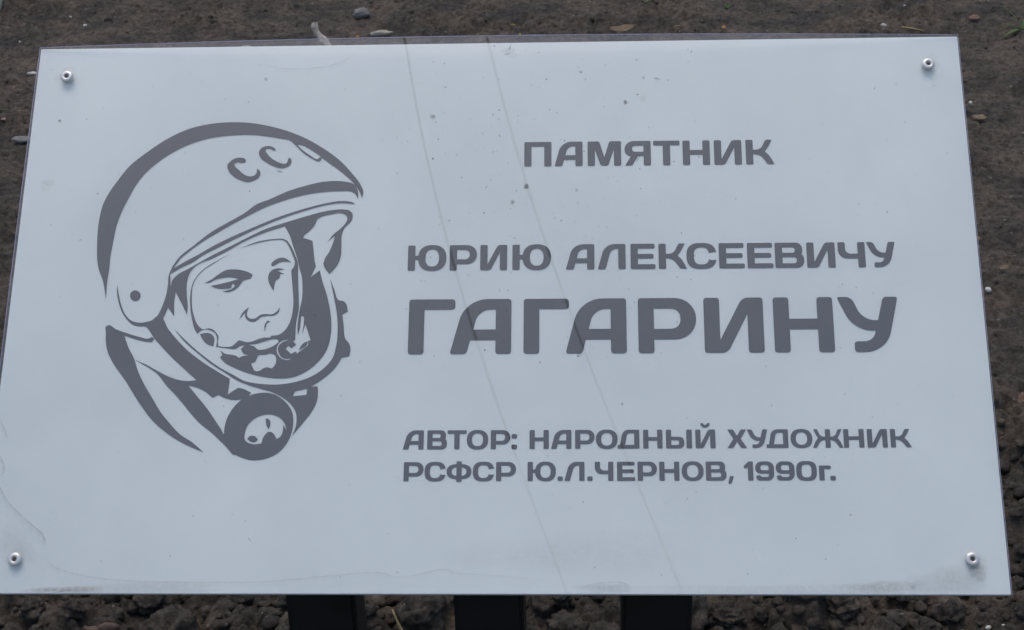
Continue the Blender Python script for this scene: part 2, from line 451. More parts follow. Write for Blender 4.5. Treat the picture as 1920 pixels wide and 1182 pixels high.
# ------------------------------------------------ lettering
VS, HS, CRN = 0.27, 0.192, 0.05
def rp(*pts):
    """polygon with rounded corners: (x, y[, tangent length])"""
    n = len(pts); out = []
    for i, p in enumerate(pts):
        q = np.array(p[:2], float); d = p[2] if len(p) > 2 else CRN
        a = np.array(pts[i - 1][:2], float) - q; b = np.array(pts[(i + 1) % n][:2], float) - q
        la, lb = np.hypot(*a), np.hypot(*b)
        if d <= 1e-6: out.append(q); continue
        da, db = min(d, la * .5 if d <= CRN else la * .95), min(d, lb * .5 if d <= CRN else lb * .95)
        s, e = q + a / la * da, q + b / lb * db
        k = 3 if d <= CRN else 9
        c1, c2 = s + (q - s) * .56, e + (q - e) * .56
        for j in range(k + 1):
            t = j / k
            out.append((1-t)**3 * s + 3*(1-t)**2*t * c1 + 3*(1-t)*t*t * c2 + t**3 * e)
    return np.array(out)
def ring(cx, cy, rx, ry, ex=2.35, n=44):
    t = np.linspace(0, 2 * math.pi, n, endpoint=False)
    c, s = np.cos(t), np.sin(t)
    return np.c_[cx + rx * np.sign(c) * abs(c) ** (2 / ex), cy + ry * np.sign(s) * abs(s) ** (2 / ex)]
T_, F_ = True, False
def g_O(w, x=0, ex=2.35): return [(T_, ring(x + w/2, .5, w/2, .515, ex)), (F_, ring(x + w/2, .5, w/2 - VS, .515 - .182, ex))]
def karm(w, s=1.0):
    k = lambda x: VS + (x - VS) * (w - VS) / (1.16 - VS)
    return [(VS, .415, 0), (k(.56), .415, .2), (k(.88), 0, .05), (w, 0, .03), (k(.92), .42, .16), (k(.755), .52, .05), (k(.85), .60, .12), (k(1.09), 1, .04), (k(.81), 1, .05), (k(.59), .60, .16), (VS, .60, 0)]
def glyph(ch, w):
    V, h = VS, HS
    if ch == 'П': return [(T_, rp((0,0),(V,0),(V,1-h,0),(w-V,1-h,0),(w-V,0),(w,0),(w,1),(0,1)))]
    if ch in 'Гг':
        t = 1 if ch == 'Г' else .78
        return [(T_, rp((0,0),(V,0),(V,t-h,0),(w,t-h,.06),(w,t,.06),(0,t)))]
    if ch == 'А': return [(T_, rp((0,0),(.285,0),(.35,.25,0),(w-V,.25,0),(w-V,0),(w,0),(w,1),(.255,1,.38))),
                          (F_, rp((.40,.445,0),(w-V,.445,0),(w-V,.805,0),(.49,.805,.2)))]
    if ch == 'Л': return [(T_, rp((0,0),(.285,0),(.50,.805,.2),(w-V,.805,0),(w-V,0),(w,0),(w,1),(.27,1,.36)))]
    if ch == 'Д': return [(T_, rp((0,0),(w,0),(w,1),(.28,1,.3),(.13,.2,0),(0,.2))), (F_, rp((.39,.2,0),(w-V,.2,0),(w-V,.81,0),(.50,.81,.14)))]
    if ch == 'М': return [(T_, rp((0,0),(V,0),(V,.66,0),(w/2-.135,0,.08),(w/2+.135,0,.08),(w-V,.66,0),(w-V,0),(w,0),(w,1),(w-.43,1,.06),(w/2,.36,0),(.43,1,.06),(0,1)))]
    if ch == 'Я': return [(T_, rp((.01,0),(.27,0),(.50,.375,0),(w-V,.375,0),(w-V,0),(w,0),(w,1),(0,1,.34),(0,.40,.24),(.23,.38,0))),
                          (F_, rp((.28,.56,.12),(w-V,.56,0),(w-V,.805,0),(.28,.805,.12)))]
    if ch == 'Т': return [(T_, rp((w/2-V/2,0),(w/2+V/2,0),(w/2+V/2,1-h,0),(w,1-h),(w,1),(0,1),(0,1-h),(w/2-V/2,1-h,0)))]
    if ch == 'Н': return [(T_, rp((0,0),(V,0),(V,.415,0),(w-V,.415,0),(w-V,0),(w,0),(w,1),(w-V,1),(w-V,.61,0),(V,.61,0),(V,1),(0,1)))]
    if ch in 'ИЙ':
        g = [(T_, rp((0,0),(w*.385,0,.1),(w-V,.70,0),(w-V,0),(w,0),(w,1),(w*.655,1,.1),(V,.235,0),(V,1),(0,1)))]
        if ch == 'Й':
            t = np.linspace(math.pi, 2 * math.pi, 14)
            g.append((T_, np.r_[np.c_[w/2 + .245*np.cos(t), 1.34 + .245*np.sin(t)], np.c_[w/2 + .10*np.cos(t[::-1]), 1.34 + .09*np.sin(t[::-1])]]))
        return g
    if ch == 'К': return [(T_, rp((0,0),(V,0),*karm(w),(V,1),(0,1)))]
    if ch == 'Ж':
        c = w / 2; a = [(x + c - V/2, y, d) for x, y, d in karm(c + V/2)]
        b = [(w - x, y, d) for x, y, d in a]
        return [(T_, rp(*a)), (T_, rp(*b)), (T_, rp((c-V/2,0),(c+V/2,0),(c+V/2,1),(c-V/2,1)))]
    if ch == 'О': return g_O(w)
    if ch == '0': return g_O(w, ex=3.0)
    if ch == 'Ю':
        ow = w * .735
        return [(T_, rp((.2,.415,0),(w-ow+.15,.415,0),(w-ow+.15,.60,0),(.2,.60,0)))] + g_O(ow, w - ow) + [(T_, rp((0,0),(V,0),(V,1),(0,1)))]
    if ch == 'Р': return [(T_, rp((0,0),(V,0),(V,.245,0),(w,.245,.37),(w,1,.37),(0,1))), (F_, rp((V,.44,0),(w-V,.44,.16),(w-V,.805,.16),(V,.805,0)))]
    if ch == 'Е': return [(T_, rp((0,0),(w,0,.06),(w,h,.06),(V,h,0),(V,.41,0),(w*.93,.41,.07),(w*.93,.60,.07),(V,.60,0),(V,1-h,0),(w*.98,1-h,.06),(w*.98,1,.06),(0,1)))]
    if ch == 'С': return g_O(w + .02, ex=2.7) + [(F_, np.array([(w*.62,.36),(w-.24,.375),(w-.20,.345),(w-.12,.335),(w+.1,.345),(w+.1,.655),(w-.10,.645),(w-.18,.635),(w-.24,.61),(w*.62,.64)]))]
    if ch == 'Ф':
        c = w / 2
        return [(T_, ring(c,.5,c,.40,2.5)), (F_, ring(c,.5,c-.26,.23,2.5)), (T_, rp((c-V/2,-.04),(c+V/2,-.04),(c+V/2,1.04),(c-V/2,1.04)))]
    if ch == 'В': return [(T_, rp((0,0),(w,0,.27),(w,.52,.2),(w-.10,.535,.03),(w-.055,.57,.08),(w-.055,1,.25),(0,1))),
                          (F_, rp((V,.185,0),(w-V,.185,.1),(w-V,.425,.1),(V,.425,0))), (F_, rp((V,.60,0),(w-V-.06,.60,.09),(w-V-.06,.815,.09),(V,.815,0)))]
    if ch == 'Ч': return [(T_, rp((w-V,0),(w,0),(w,1),(w-V,1),(w-V,.545,0),(V,.545,.2),(V,1),(0,1),(0,.35,.36),(w-V,.35,0)))]
    if ch == 'У':
        k = w / 1.12
        return [(T_, rp(*[(x*k, y, d) for x, y, d in ((0,1,.04),(.27,1,.1),(.46,.575,.2),(.735,.575,0),(.85,1,.06),(1.12,1,.05),(.86,0,.36),(.28,0,.05),(.28,.195,.05),(.62,.195,.14),(.68,.385,0),(.29,.385,.3))]))]
    if ch == 'Ь': return [(T_, rp((0,0),(w,0,.26),(w,.62,.26),(V,.62,0),(V,1),(0,1))), (F_, rp((V,.185,0),(w-V,.185,.1),(w-V,.435,.1),(V,.435,0)))]
    if ch == 'I': return [(T_, rp((0,0),(w,0),(w,1),(0,1)))]
    if ch == 'Х':
        c = w / 2
        return [(T_, rp((0,0),(.30,0),(c,.34,0),(w-.30,0),(w,0),(c+.19,.5,0),(w-.02,1),(w-.31,1),(c,.66,0),(.31,1),(.02,1),(c-.19,.5,0)))]
    if ch == '1': return [(T_, rp((w-V,0),(w,0),(w,1),(.26,1,.06),(0,.74,.05),(.10,.60,.05),(w-V,.70,0)))]
    if ch == '9': return [(T_, rp((w,1,.34),(0,1,.34),(0,.36,.28),(w-V,.36,0),(w-V,.19,.1),(.31,.19,.05),(.24,.29,.05),(.03,.25,.05),(.06,0,.16),(w,0,.34))),
                          (F_, rp((V,.54,.1),(w-V,.54,0),(w-V,.815,.12),(V,.815,.12)))]
    if ch == '.': return [(T_, rp((0,0,.08),(w,0,.08),(w,.24,.08),(0,.24,.08)))]
    if ch == ':': return [(T_, rp((0,0,.08),(w,0,.08),(w,.24,.08),(0,.24,.08))), (T_, rp((0,.55,.08),(w,.55,.08),(w,.79,.08),(0,.79,.08)))]
    if ch == ',': return [(T_, rp((0,-.17,.05),(.17,-.17,.05),(w,.24,.06),(.09,.24,.06)))]

def text_line(chars, base, top, spans):
    """spans: traced left and right end of every letter, (origin, zoom, [l, r, l, r ...])"""
    xs = []
    for o, s, l in spans: xs += [o + v / s for v in l]
    lerp = lambda e, x: e[1] + (e[3] - e[1]) * (x - e[0]) / (e[2] - e[0])
    rb, rt_ = rect([base[:2], base[2:]]), rect([top[:2], top[2:]])
    for i, ch in enumerate(chars):
        xl, xr = xs[2*i], xs[2*i + 1]
        mid = lambda x: (lerp(base, x) + lerp(top, x)) / 2
        ul, ur = rect([(xl, mid(xl)), (xr, mid(xr))])[:, 0]
        t = ((ul + ur) / 2 - rb[0, 0]) / (rb[1, 0] - rb[0, 0])
        vb = rb[0, 1] + t * (rb[1, 1] - rb[0, 1]); vt = rt_[0, 1] + t * (rt_[1, 1] - rt_[0, 1])
        ch_h = vt - vb
        w = (ur - ul) / ch_h
        uv, tri = fill([(d, p * 100) for d, p in glyph(ch, w)])
        uv = uv / 100 * ch_h + np.array([ul, vb])
        print_obj('punctuation_mark' if ch in '.,:' else 'letter', uv, tri, panel, M_print, 0.00025)

text_line('ПАМЯТНИК', (989.5, 312.9, 1404.9, 309), (989.5, 267.1, 1404.9, 262.9),
          [(970, 3.84, [50,246, 268,470, 506,747, 772,961, 978,1170, 1190,1386, 1416,1615, 1644,1848])])
text_line('ЮРИЮАЛЕКСЕЕВИЧУ', (771, 508.5, 1615.8, 502), (771, 461, 1615.8, 454.5),
          [(750, 4.0, [60,348, 373,577, 602,804, 843,1132, 1244,1458, 1482,1692, 1729,1915]),
           (1210, 3.918, [97,305, 302,518, 540,728, 748,938, 952,1165, 1185,1394, 1415,1615, 1625,1838])])
text_line('ГАГАРИНУ', (778, 665.3, 1549, 661.2), (778, 562.2, 1549, 557.6),
          [(750, 3.918, [63,404, 368,818, 908,1242, 1215,1664, 1750,2177]), (1220, 3.918, [392,830, 904,1344, 1376,1828])])
text_line('АВТОР:НАРОДНЬIЙХУДОЖНИК', (805, 843.4, 1675.7, 839.5), (805, 807.4, 1675.7, 804.8),
          [(740, 3.84, [60,210, 235,377, 380,518, 519,674, 692,832, 841,882, 971,1110, 1125,1273, 1299,1440, 1449,1605, 1604,1762, 1789,1928]),
           (1220, 3.84, [110,242, 257,297, 322,466, 550,693, 693,842, 832,990, 1007,1164, 1165,1385, 1388,1536, 1558,1704, 1725,1876])])
text_line('РСФСРЮ.Л.ЧЕРНОВ,1990г.', (762, 903, 1498.6, 901.5), (762, 867.1, 1498.6, 865.5),
          [(740, 3.84, [65,208, 216,365, 374,553, 563,714, 730,874, 957,1161, 1172,1211, 1221,1367, 1386,1425, 1441,1575, 1601,1731, 1749,1889]),
           (1220, 3.84, [62,207, 223,381, 397,545, 555,598, 668,738, 753,888, 901,1036, 1048,1196, 1212,1298, 1290,1330])])

# ------------------------------------------------ rivets
def lathe(prof, n=28):
    V, F = [], []
    for i in range(n):
        a = 2 * math.pi * i / n
        V += [(r * math.cos(a), r * math.sin(a), z) for r, z in prof]
    k = len(prof)
    for i in range(n):
        j = (i + 1) % n
        for q in range(k - 1):
            F.append((i*k + q, j*k + q, j*k + q + 1, i*k + q + 1))
    return V, F
HEAD = [(0.0028, -.0060), (0.0041, -.0002), (0.0042, 0.0001), (0.00405, 0.0005), (0.0036, 0.0009), (0.0030, 0.0012), (0.0023, 0.0013), (0.0018, 0.0012), (0.0014, 0.0009), (0.00125, -.0004)]
for x, y in ((0.0207, H - .0225), (W - .0208, H - .0213), (0.0222, .0198), (W - .0205, .0202)):
    zt = float(cover_z(x / W, y / H)) + COVER_T
    V, F = lathe(HEAD)
    head = obj_from('rivet', [P(x + a, y + b, zt + c) for a, b, c in V], F, M_alu, sign, True)
    V, F = lathe([(0.0, -.0002), (0.0008, -.0003), (0.00130, -.0007), (0.00130, -.0050)], 16)
    obj_from('rivet_pin', [P(x + a, y + b, zt + c) for a, b, c in V], F, M_hole, head, True)

# ------------------------------------------------ dirt on the cover
def film(name, V2, F, A, mat, kind=None, lift=0.00015):
    V = []
    for x, y in V2:
        V.append(P(x, y, float(cover_z(x / W, y / H)) + COVER_T + lift))
    o = obj_from(name, V, F, mat, cover)
    at = o.data.attributes.new('cover', 'FLOAT', 'POINT')
    at.data.foreach_set('value', np.array(A, dtype=np.float32))
    if kind: o['kind'] = kind
    return o
def tide(pts, alphas, wpx, mat=M_tide, seed=0, name='water_mark', one_sided=True):
    """a dried tide line: sharp outer edge, fading inwards"""
    r = random.Random(seed)
    P0 = [np.array(p, float) for p in pts]
    dense, al = [], []
    for i in range(len(P0) - 1):
        p0 = P0[max(i-1, 0)]; p1 = P0[i]; p2 = P0[i+1]; p3 = P0[min(i+2, len(P0)-1)]
        k = max(3, int(np.hypot(*(p2 - p1)) / 4))
        for j in range(k):
            t = j / k
            dense.append(.5 * ((2*p1) + (p2-p0)*t + (2*p0-5*p1+4*p2-p3)*t*t + (3*p1-p0-3*p2+p3)*t**3))
            al.append(alphas[i] + (alphas[i+1] - alphas[i]) * t)
    n = len(dense)
    V, A, F = [], [], []
    prof = ((-1.0, 0), (-.45, .55), (0, 1.0), (.5, .45), (2.2, .18), (6.0, 0)) if one_sided else ((-1.2, 0), (0, 1), (1.2, 0))
    for i in range(n):
        d = dense[min(i+1, n-1)] - dense[max(i-1, 0)]; d /= np.hypot(*d)
        nn = np.array([-d[1], d[0]])
        w = wpx * r.uniform(.75, 1.25); e = min(1, i / 4, (n - 1 - i) / 4)
        for o_, a in prof:
            V.append(dense[i] + nn * w * o_ + nn * r.uniform(-.3, .3)); A.append(a * al[i] * e * r.uniform(.75, 1.15))
    k = len(prof)
    for i in range(n - 1):
        for q in range(k - 1):
            F.append((i*k+q, (i+1)*k+q, (i+1)*k+q+1, i*k+q+1))
    V = rect(V)
    V[:, 0] = np.clip(V[:, 0], 0.0005, W - .0005); V[:, 1] = np.clip(V[:, 1], .0004, H - .0004)
    return film(name, V, F, A, mat, lift=0.00012 + 0.00002 * seed)
tide([(-30,868),(-8,895),(0,910),(10.7,931),(25,950.6),(46,972),(67.5,990),(83.5,1005),(87,1018),(87,1036)], [.1,.2,.3,.32,.36,.42,.5,.62,.4,.05], 1.6, seed=1)
tide([(90,1051),(107,1066),(142,1077),(185,1085),(249,1091),(325,1093),(475,1093),(580,1085),(700,1075),(755,1084),(830,1069),(858,1076),(940,1082),(1020,1090)], [.3,.24,.18,.19,.16,.18,.15,.18,.17,.12,.2,.17,.1,.03], 1.5, seed=2)
tide([(5,790),(8,797),(16,817),(21,833)], [.1,.3,.3,.1], 1.3, seed=3)
tide([(500,131),(530,139),(580,140),(625,134),(655,122),(672,108)], [.05,.12,.14,.14,.12,.05], 1.6, seed=4)
tide([(1085,1110),(1100,1099),(1130,1094),(1160,1093),(1178,1099),(1186,1110)], [.1,.18,.18,.18,.18,.1], 1.3, seed=5)
tide([(0,850),(8,866),(12,880),(8,893),(0,898)], [.2,.35,.4,.4,.2], 1.4, seed=6)
def blob(x, y, rx, ry, a, mat, seed, name='dirt_stain'):
    r = random.Random(seed); n = 26
    V, A, F = [(x, y)], [a], []
    ph = [r.uniform(0, 6.28) for _ in range(3)]
    rings = ((.35, .9), (.65, .6), (.85, .3), (1.0, 0))
    for k, (f, al) in enumerate(rings):
        for i in range(n):
            t = 2 * math.pi * i / n
            w = 1 + .16 * math.sin(2*t + ph[0]) + .12 * math.sin(3*t + ph[1]) + .08 * math.sin(5*t + ph[2])
            V.append((x + rx * f * w * math.cos(t), y + ry * f * w * math.sin(t))); A.append(a * al * r.uniform(.7, 1.1))
    for i in range(n): F.append((0, 1 + i, 1 + (i+1) % n))
    for k in range(3):
        for i in range(n):
            j = (i + 1) % n; o = 1 + k * n
            F.append((o + i, o + n + i, o + n + j, o + j))
    V = rect(V); V[:, 0] = np.clip(V[:, 0], 0.0005, W - .0005); V[:, 1] = np.clip(V[:, 1], .0004, H - .0004)
    return film(name, V, F, A, mat, lift=0.0003 + 0.000012 * seed)
blob(120, 1109, 75, 9, .40, M_stain, 11)
blob(1655, 1101, 80, 12, .24, M_stain, 12)
blob(1834, 1076, 16, 22, .26, M_rust, 13)
blob(1130, 1105, 50, 10, .17, M_tide, 14)
blob(30, 1025, 40, 36, .10, M_stain, 15)
blob(93, 352, 14, 13, .16, M_rust, 16)
blob(250, 1105, 190, 12, .13, M_stain, 17)
blob(1480, 1108, 300, 14, .10, M_stain, 18)
blob(1780, 1090, 90, 26, .14, M_stain, 19)
blob(957, 112, 16, 9, .16, M_tide, 20)
blob(1205, 196, 6, 9, .16, M_stain, 21)
blob(527, 324, 9, 8, .18, M_tide, 22)
blob(1088, 668, 7, 7, .30, M_tide, 23)
for k, (bx, by) in enumerate(((126, 144), (1740, 121), (28, 1047), (1823, 1048))):
    blob(bx + 3, by + 5, 21, 20, .14, M_rust, 25 + k)
blob(1080, 1040, 300, 40, .05, M_stain, 24)
# specks, far too many small ones to tell apart
SV, SF, SA = [], [], []
def speck(x, y, r, a, el=1.0, ang=0.0):
    n = 8; b = len(SV)
    SV.append((x, y)); SA.append(a)
    for k, (f, al) in enumerate(((.6, .8), (1.15, 0))):
        for i in range(n):
            t = 2 * math.pi * i / n
            w = r * f * random.uniform(.7, 1.3)
            dx, dy = w * el * math.cos(t), w * math.sin(t)
            SV.append((x + dx*math.cos(ang) - dy*math.sin(ang), y + dx*math.sin(ang) + dy*math.cos(ang))); SA.append(a * al)
    for i in range(n): SF.append((b, b+1+i, b+1+(i+1) % n))
    for i in range(n): SF.append((b+1+i, b+1+n+i, b+1+n+(i+1) % n, b+1+(i+1) % n))
for x, y, r, a in ((814,231,6,.6),(988,359,5.5,.8),(962,388,4.5,.55),(1172,203,4,.75),(1089,148,3,.55),(1206,158,3,.5),(1081,366,3,.5),(938,266,2,.8),(1025,162,2,.55),
                   (824,272,2,.6),(814,308,2,.65),(909,408,2,.65),(1193,125,2.5,.35),(926,227,2,.5),(503,160,4,.3),(116,233,3.2,.8),(1166,762,3,.5),(910,662,2.2,.55),(792,664,3,.25),
                   (901,591,2,.6),(1593,968,2.2,.6),(1491,1012,1.6,.6),(322,1045,1.6,.6),(365,970,1.8,.5),(746,1075,1.7,.6),(1084,673,3,.7),(1294,530,2.5,.3),(1401,1078,1.7,.55),(472,367,1.5,.6),(625,322,1.5,.5)):
    speck(x, y, r, a)
speck(1230, 160, 2.2, .6, 3.0, .1); speck(1173, 205, 1.6, .6, 3.0, -.4); speck(957, 104, 1.4, .7, 4.0, -1.2); speck(951, 116, 1.2, .6, 5.0, -.2)
speck(528, 331, 1.5, .7, 4.5, .15); speck(988, 362, 1.6, .7, 4.0, .15); speck(470, 1014, 1.0, .5, 5.0, .9); speck(1196, 308, .9, .4, 9.0, -1.0)
for _ in range(260):
    speck(random.uniform(90, 1790), random.uniform(110, 1095), random.choice((.7, .8, .9, 1.0, 1.2, 1.5)), random.uniform(.15, .55), random.uniform(1, 1.8), random.uniform(0, 3))
for _ in range(170):
    speck(random.uniform(740, 1330), random.uniform(95, 700), random.choice((.8, 1.0, 1.2, 1.6)), random.uniform(.15, .55), random.uniform(1, 2.2), random.uniform(0, 3))
film('dirt_specks', rect(SV), SF, SA, M_speck, kind='stuff', lift=0.0009)

# ------------------------------------------------ posts
PW, PD, PY = 0.0466, 0.040, -0.030
def post(cx):
    import bmesh
    bm = bmesh.new()
    x0, x1, y0, y1 = cx - PW/2, cx + PW/2, PY, PY + PD
    vs = [bm.verts.new((x, y, -0.12)) for x, y in ((x0, y0), (x1, y0), (x1, y1), (x0, y1))]
    back = lambda y: HC + y * math.tan(TILT) - 0.0030 / CT
    vt = [bm.verts.new((v.co.x, v.co.y, back(v.co.y))) for v in vs]
    bm.faces.new(vs[::-1]); bm.faces.new(vt)
    for i in range(4):
        j = (i + 1) % 4
        bm.faces.new((vs[i], vs[j], vt[j], vt[i]))
    ed = [e for e in bm.edges if abs(e.verts[0].co.z - e.verts[1].co.z) > .3]
    bmesh.ops.bevel(bm, geom=ed, offset=0.003, segments=4, affect='EDGES')
    me = bpy.data.meshes.new('post'); bm.to_mesh(me); bm.free()
    o = bpy.data.objects.new('post', me); COL.objects.link(o); me.materials.append(M_post); o.parent = sign
    return o
for cx in (-0.1187, -0.0065, 0.1051): post(cx)

# ---------------------------------------------------------------- overhead cables (seen mirrored in the cover)
def tube(name, pts, r, mat, n=8, parent=None):
    pts = [Vector(p) for p in pts]
    V, F = [], []
    rs = r if hasattr(r, '__len__') else [r] * len(pts)
    for i, p in enumerate(pts):
        d = (pts[min(i+1, len(pts)-1)] - pts[max(i-1, 0)]).normalized()
        a = d.orthogonal().normalized() if i == 0 else (a - d * a.dot(d)).normalized()
        b = d.cross(a)
        for k in range(n):
            t = 2 * math.pi * k / n
            V.append(p + (a * math.cos(t) + b * math.sin(t)) * rs[i])
    for i in range(len(pts) - 1):
        for k in range(n):
            F.append((i*n + k, i*n + (k+1) % n, (i+1)*n + (k+1) % n, (i+1)*n + k))
    F.append(tuple(range(n))[::-1]); F.append(tuple((len(pts)-1)*n + k for k in range(n)))
    return obj_from(name, V, F, mat, parent, True)
for (sl, ic), lab in (((-0.2887, -1.1438), 'thin overhead cable mirrored in the sign across the first A of the biggest word'),
                      ((-0.3504, -0.8156), 'thin overhead cable mirrored in the sign beside the first letter of the top word')):
    pts = []
    for k in range(41):
        y = -16 + 27 * k / 40
        pts.append((sl * y + ic, y, 6.0 + 0.0012 * (y + 2.5) ** 2))
    tag(tube('overhead_cable', pts, 0.0062, M_cable), lab, 'cable', 'overhead cables mirrored in the sign')

# ---------------------------------------------------------------- soil
def vnoise(x, y, seed):
    xi, yi = np.floor(x).astype(np.int64), np.floor(y).astype(np.int64)
    fx, fy = x - xi, y - yi
    sx, sy = fx*fx*fx*(fx*(fx*6-15)+10), fy*fy*fy*(fy*(fy*6-15)+10)
    def hsh(a, b):
        h = (a * 374761393 + b * 668265263 + seed * 974711) & 0xffffffff
        h = ((h ^ (h >> 13)) * 1274126177) & 0xffffffff
        h = h ^ (h >> 16)
        ang = (h & 0xffff) / 65536.0 * 2 * math.pi
        return np.cos(ang), np.sin(ang)
    def g(ax, ay):
        c, s = hsh(xi + ax, yi + ay)
        return c * (fx - ax) + s * (fy - ay)
    return ((g(0,0)*(1-sx) + g(1,0)*sx) * (1-sy) + (g(0,1)*(1-sx) + g(1,1)*sx) * sy) * 1.5
def fbm(x, y, sc, octv, seed, gain=.5):
    o = np.zeros_like(x); a = 1.0
    for k in range(octv):
        o += a * vnoise(x * sc, y * sc, seed + k); a *= gain; sc *= 2.03
    return o
def h2(a, b, seed):
    h = (a * 374761393 + b * 668265263 + seed * 1442695) & 0xffffffff
    h = ((h ^ (h >> 13)) * 1274126177) & 0xffffffff
    return ((h ^ (h >> 16)) & 0xffffff) / 16777216.0
def lumps(x, y, cell, seed, dens):
    """rounded crumbs of about one cell across"""
    xi, yi = np.floor(x / cell).astype(np.int64), np.floor(y / cell).astype(np.int64)
    o = np.zeros_like(x)
    for dx in (-1, 0, 1):
        for dy in (-1, 0, 1):
            a, b = xi + dx, yi + dy
            cx = (a + .15 + .7 * h2(a, b, seed)) * cell; cy = (b + .15 + .7 * h2(a, b, seed + 1)) * cell
            r = cell * (.25 + .45 * h2(a, b, seed + 2)) * (h2(a, b, seed + 3) < dens)
            d2 = (x - cx) ** 2 + (y - cy) ** 2
            o = np.maximum(o, r * .62 * np.maximum(0, 1 - d2 / np.maximum(r * r, 1e-12)) ** .75)
    return o
def height(x, y):
    wx = x + .012 * fbm(x, y, 28, 3, 90); wy = y + .012 * fbm(x, y, 28, 3, 95)
    near = np.clip((1.0 - y) / .60, 0, 1); near = near * near * (3 - 2 * near)
    patch = np.clip(.5 + 1.2 * fbm(x, y, 3.2, 2, 33), 0, 1)
    rough = np.clip(.36 + .80 * near + .62 * patch * patch, 0, 1.2)
    def billow(sc, seed):
        return np.abs(vnoise(wx * sc, wy * sc, seed))
    z = .020 * fbm(x, y, 1.7, 3, 5) + .008 * (.45 + .55 * rough) * fbm(x, y, 11, 3, 15, .55)
    z += (.10 + rough) * (.014 * billow(17, 201) + .0085 * billow(39, 202)) + (.45 + .55 * rough) * (.0062 * billow(80, 203) + .0030 * billow(170, 204))
    z += rough * (.8 * lumps(wx, wy, .060, 3, .34 * near + .03) + .75 * lumps(wx, wy, .028, 13, .30) + .7 * lumps(wx, wy, .014, 23, .35)) + .45 * lumps(x, y, .0085, 43, .25)
    return z - .012

def axis(segs):
    out = []
    for a, b, d0, d1 in segs:
        t = a
        while t < b - 1e-9:
            out.append(t); t += d0 + (d1 - d0) * (t - a) / (b - a)
    out.append(segs[-1][1]); return np.array(out)
gx = axis([(-2.6, -1.25, .03, .008), (-1.25, 1.05, .0042, .0042), (1.05, 2.4, .008, .03)])
gy = axis([(-.8, .18, .016, .007), (.18, .60, .0028, .0036), (.60, 2.45, .0036, .0075), (2.45, 3.8, .009, .03)])
X, Y = np.meshgrid(gx, gy)
Z = height(X, Y)
nx, ny = len(gx), len(gy)
idx = np.arange(nx * ny).reshape(ny, nx)
quads = np.stack([idx[:-1, :-1], idx[:-1, 1:], idx[1:, 1:], idx[1:, :-1]], -1).reshape(-1, 4)
# undercut the crumbs a little so that they are not a plain height field
jx = .003 * fbm(X, Y, 120, 2, 71); jy = .003 * fbm(X, Y, 120, 2, 77)
soil = np_mesh('soil', np.stack([X + jx, Y + jy, Z], -1).reshape(-1, 3), quads, M_soil)
tag(soil, kind='structure')
far = obj_from('ground', [(-60, -60, -.11), (60, -60, -.11), (60, 60, -.11), (-60, 60, -.11)], [(0, 1, 2, 3)], M_soil)
tag(far, kind='structure')
def hz(x, y): return float(height(np.array([x]), np.array([y]))[0])

# ------------------------------------------------ clods
def ico(sub):
    import bmesh
    bm = bmesh.new(); bmesh.ops.create_icosphere(bm, subdivisions=sub, radius=1)
    V = np.array([v.co[:] for v in bm.verts]); F = np.array([[v.index for v in f.verts] for f in bm.faces]); bm.free()
    return V, F
def n3(V, sc, seed):
    return vnoise(V[:, 0]*sc + 7.1*V[:, 2]*sc*.3 + seed, V[:, 1]*sc + seed*.7, seed) + vnoise(V[:, 2]*sc + seed*1.3, V[:, 0]*sc - V[:, 1]*sc*.5, seed + 9)
def lump_variant(sub, seed, amp=.22):
    V, F = ico(sub)
    r = 1 + amp * n3(V, 1.1, seed) + amp * .6 * n3(V, 2.6, seed + 50) + amp * .35 * n3(V, 5.5, seed + 80)
    s = np.random.default_rng(seed).uniform(.72, 1.15, 3); s[2] *= .8
    return V * r[:, None] * s, F
VAR2 = [lump_variant(3, s, .26) for s in range(1, 11)]
VAR1 = [lump_variant(2, s, .24) for s in range(20, 30)]
AV, AF = [], []; off = 0
def scatter(n, xr, yr, smin, smax, var, pw=2.2):
    global off
    for _ in range(n):
        x, y = rng.uniform(*xr), rng.uniform(*yr)
        s = smin + (smax - smin) * rng.random() ** pw
        V, F = var[rng.integers(len(var))]
        a = rng.uniform(0, 6.28); c, d = math.cos(a), math.sin(a)
        R = np.array([[c, -d, 0], [d, c, 0], [0, 0, 1]])
        AV.append(V @ R.T * s + np.array([x, y, 0])); AF.append(F + off); off += len(V)
        pos.append((len(AV) - 1, x, y, s))
pos = []
scatter(3200, (-.62, .62), (.18, .60), .0015, .009, VAR1, 2.6)
scatter(420, (-.62, .62), (.16, .60), .006, .017, VAR2, 2.8)
scatter(700, (.42, .95), (.5, 2.2), .0015, .006, VAR1, 3)
scatter(400, (-1.0, -.55), (.9, 2.2), .0015, .007, VAR1, 3)
scatter(1300, (-1.2, 1.0), (1.6, 2.35), .0015, .007, VAR1, 3)
zz = height(np.array([p[1] for p in pos]), np.array([p[2] for p in pos]))
for (i, x, y, s), z in zip(pos, zz): AV[i] = AV[i] + np.array([0, 0, z + s * (.15 if y < .7 else -.30)])
crumbs = np_mesh('soil_crumbs', np.concatenate(AV), np.concatenate(AF), M_soil)
tag(crumbs, 'loose dark crumbs of dug soil scattered over the bare ground', 'soil', kind='stuff')

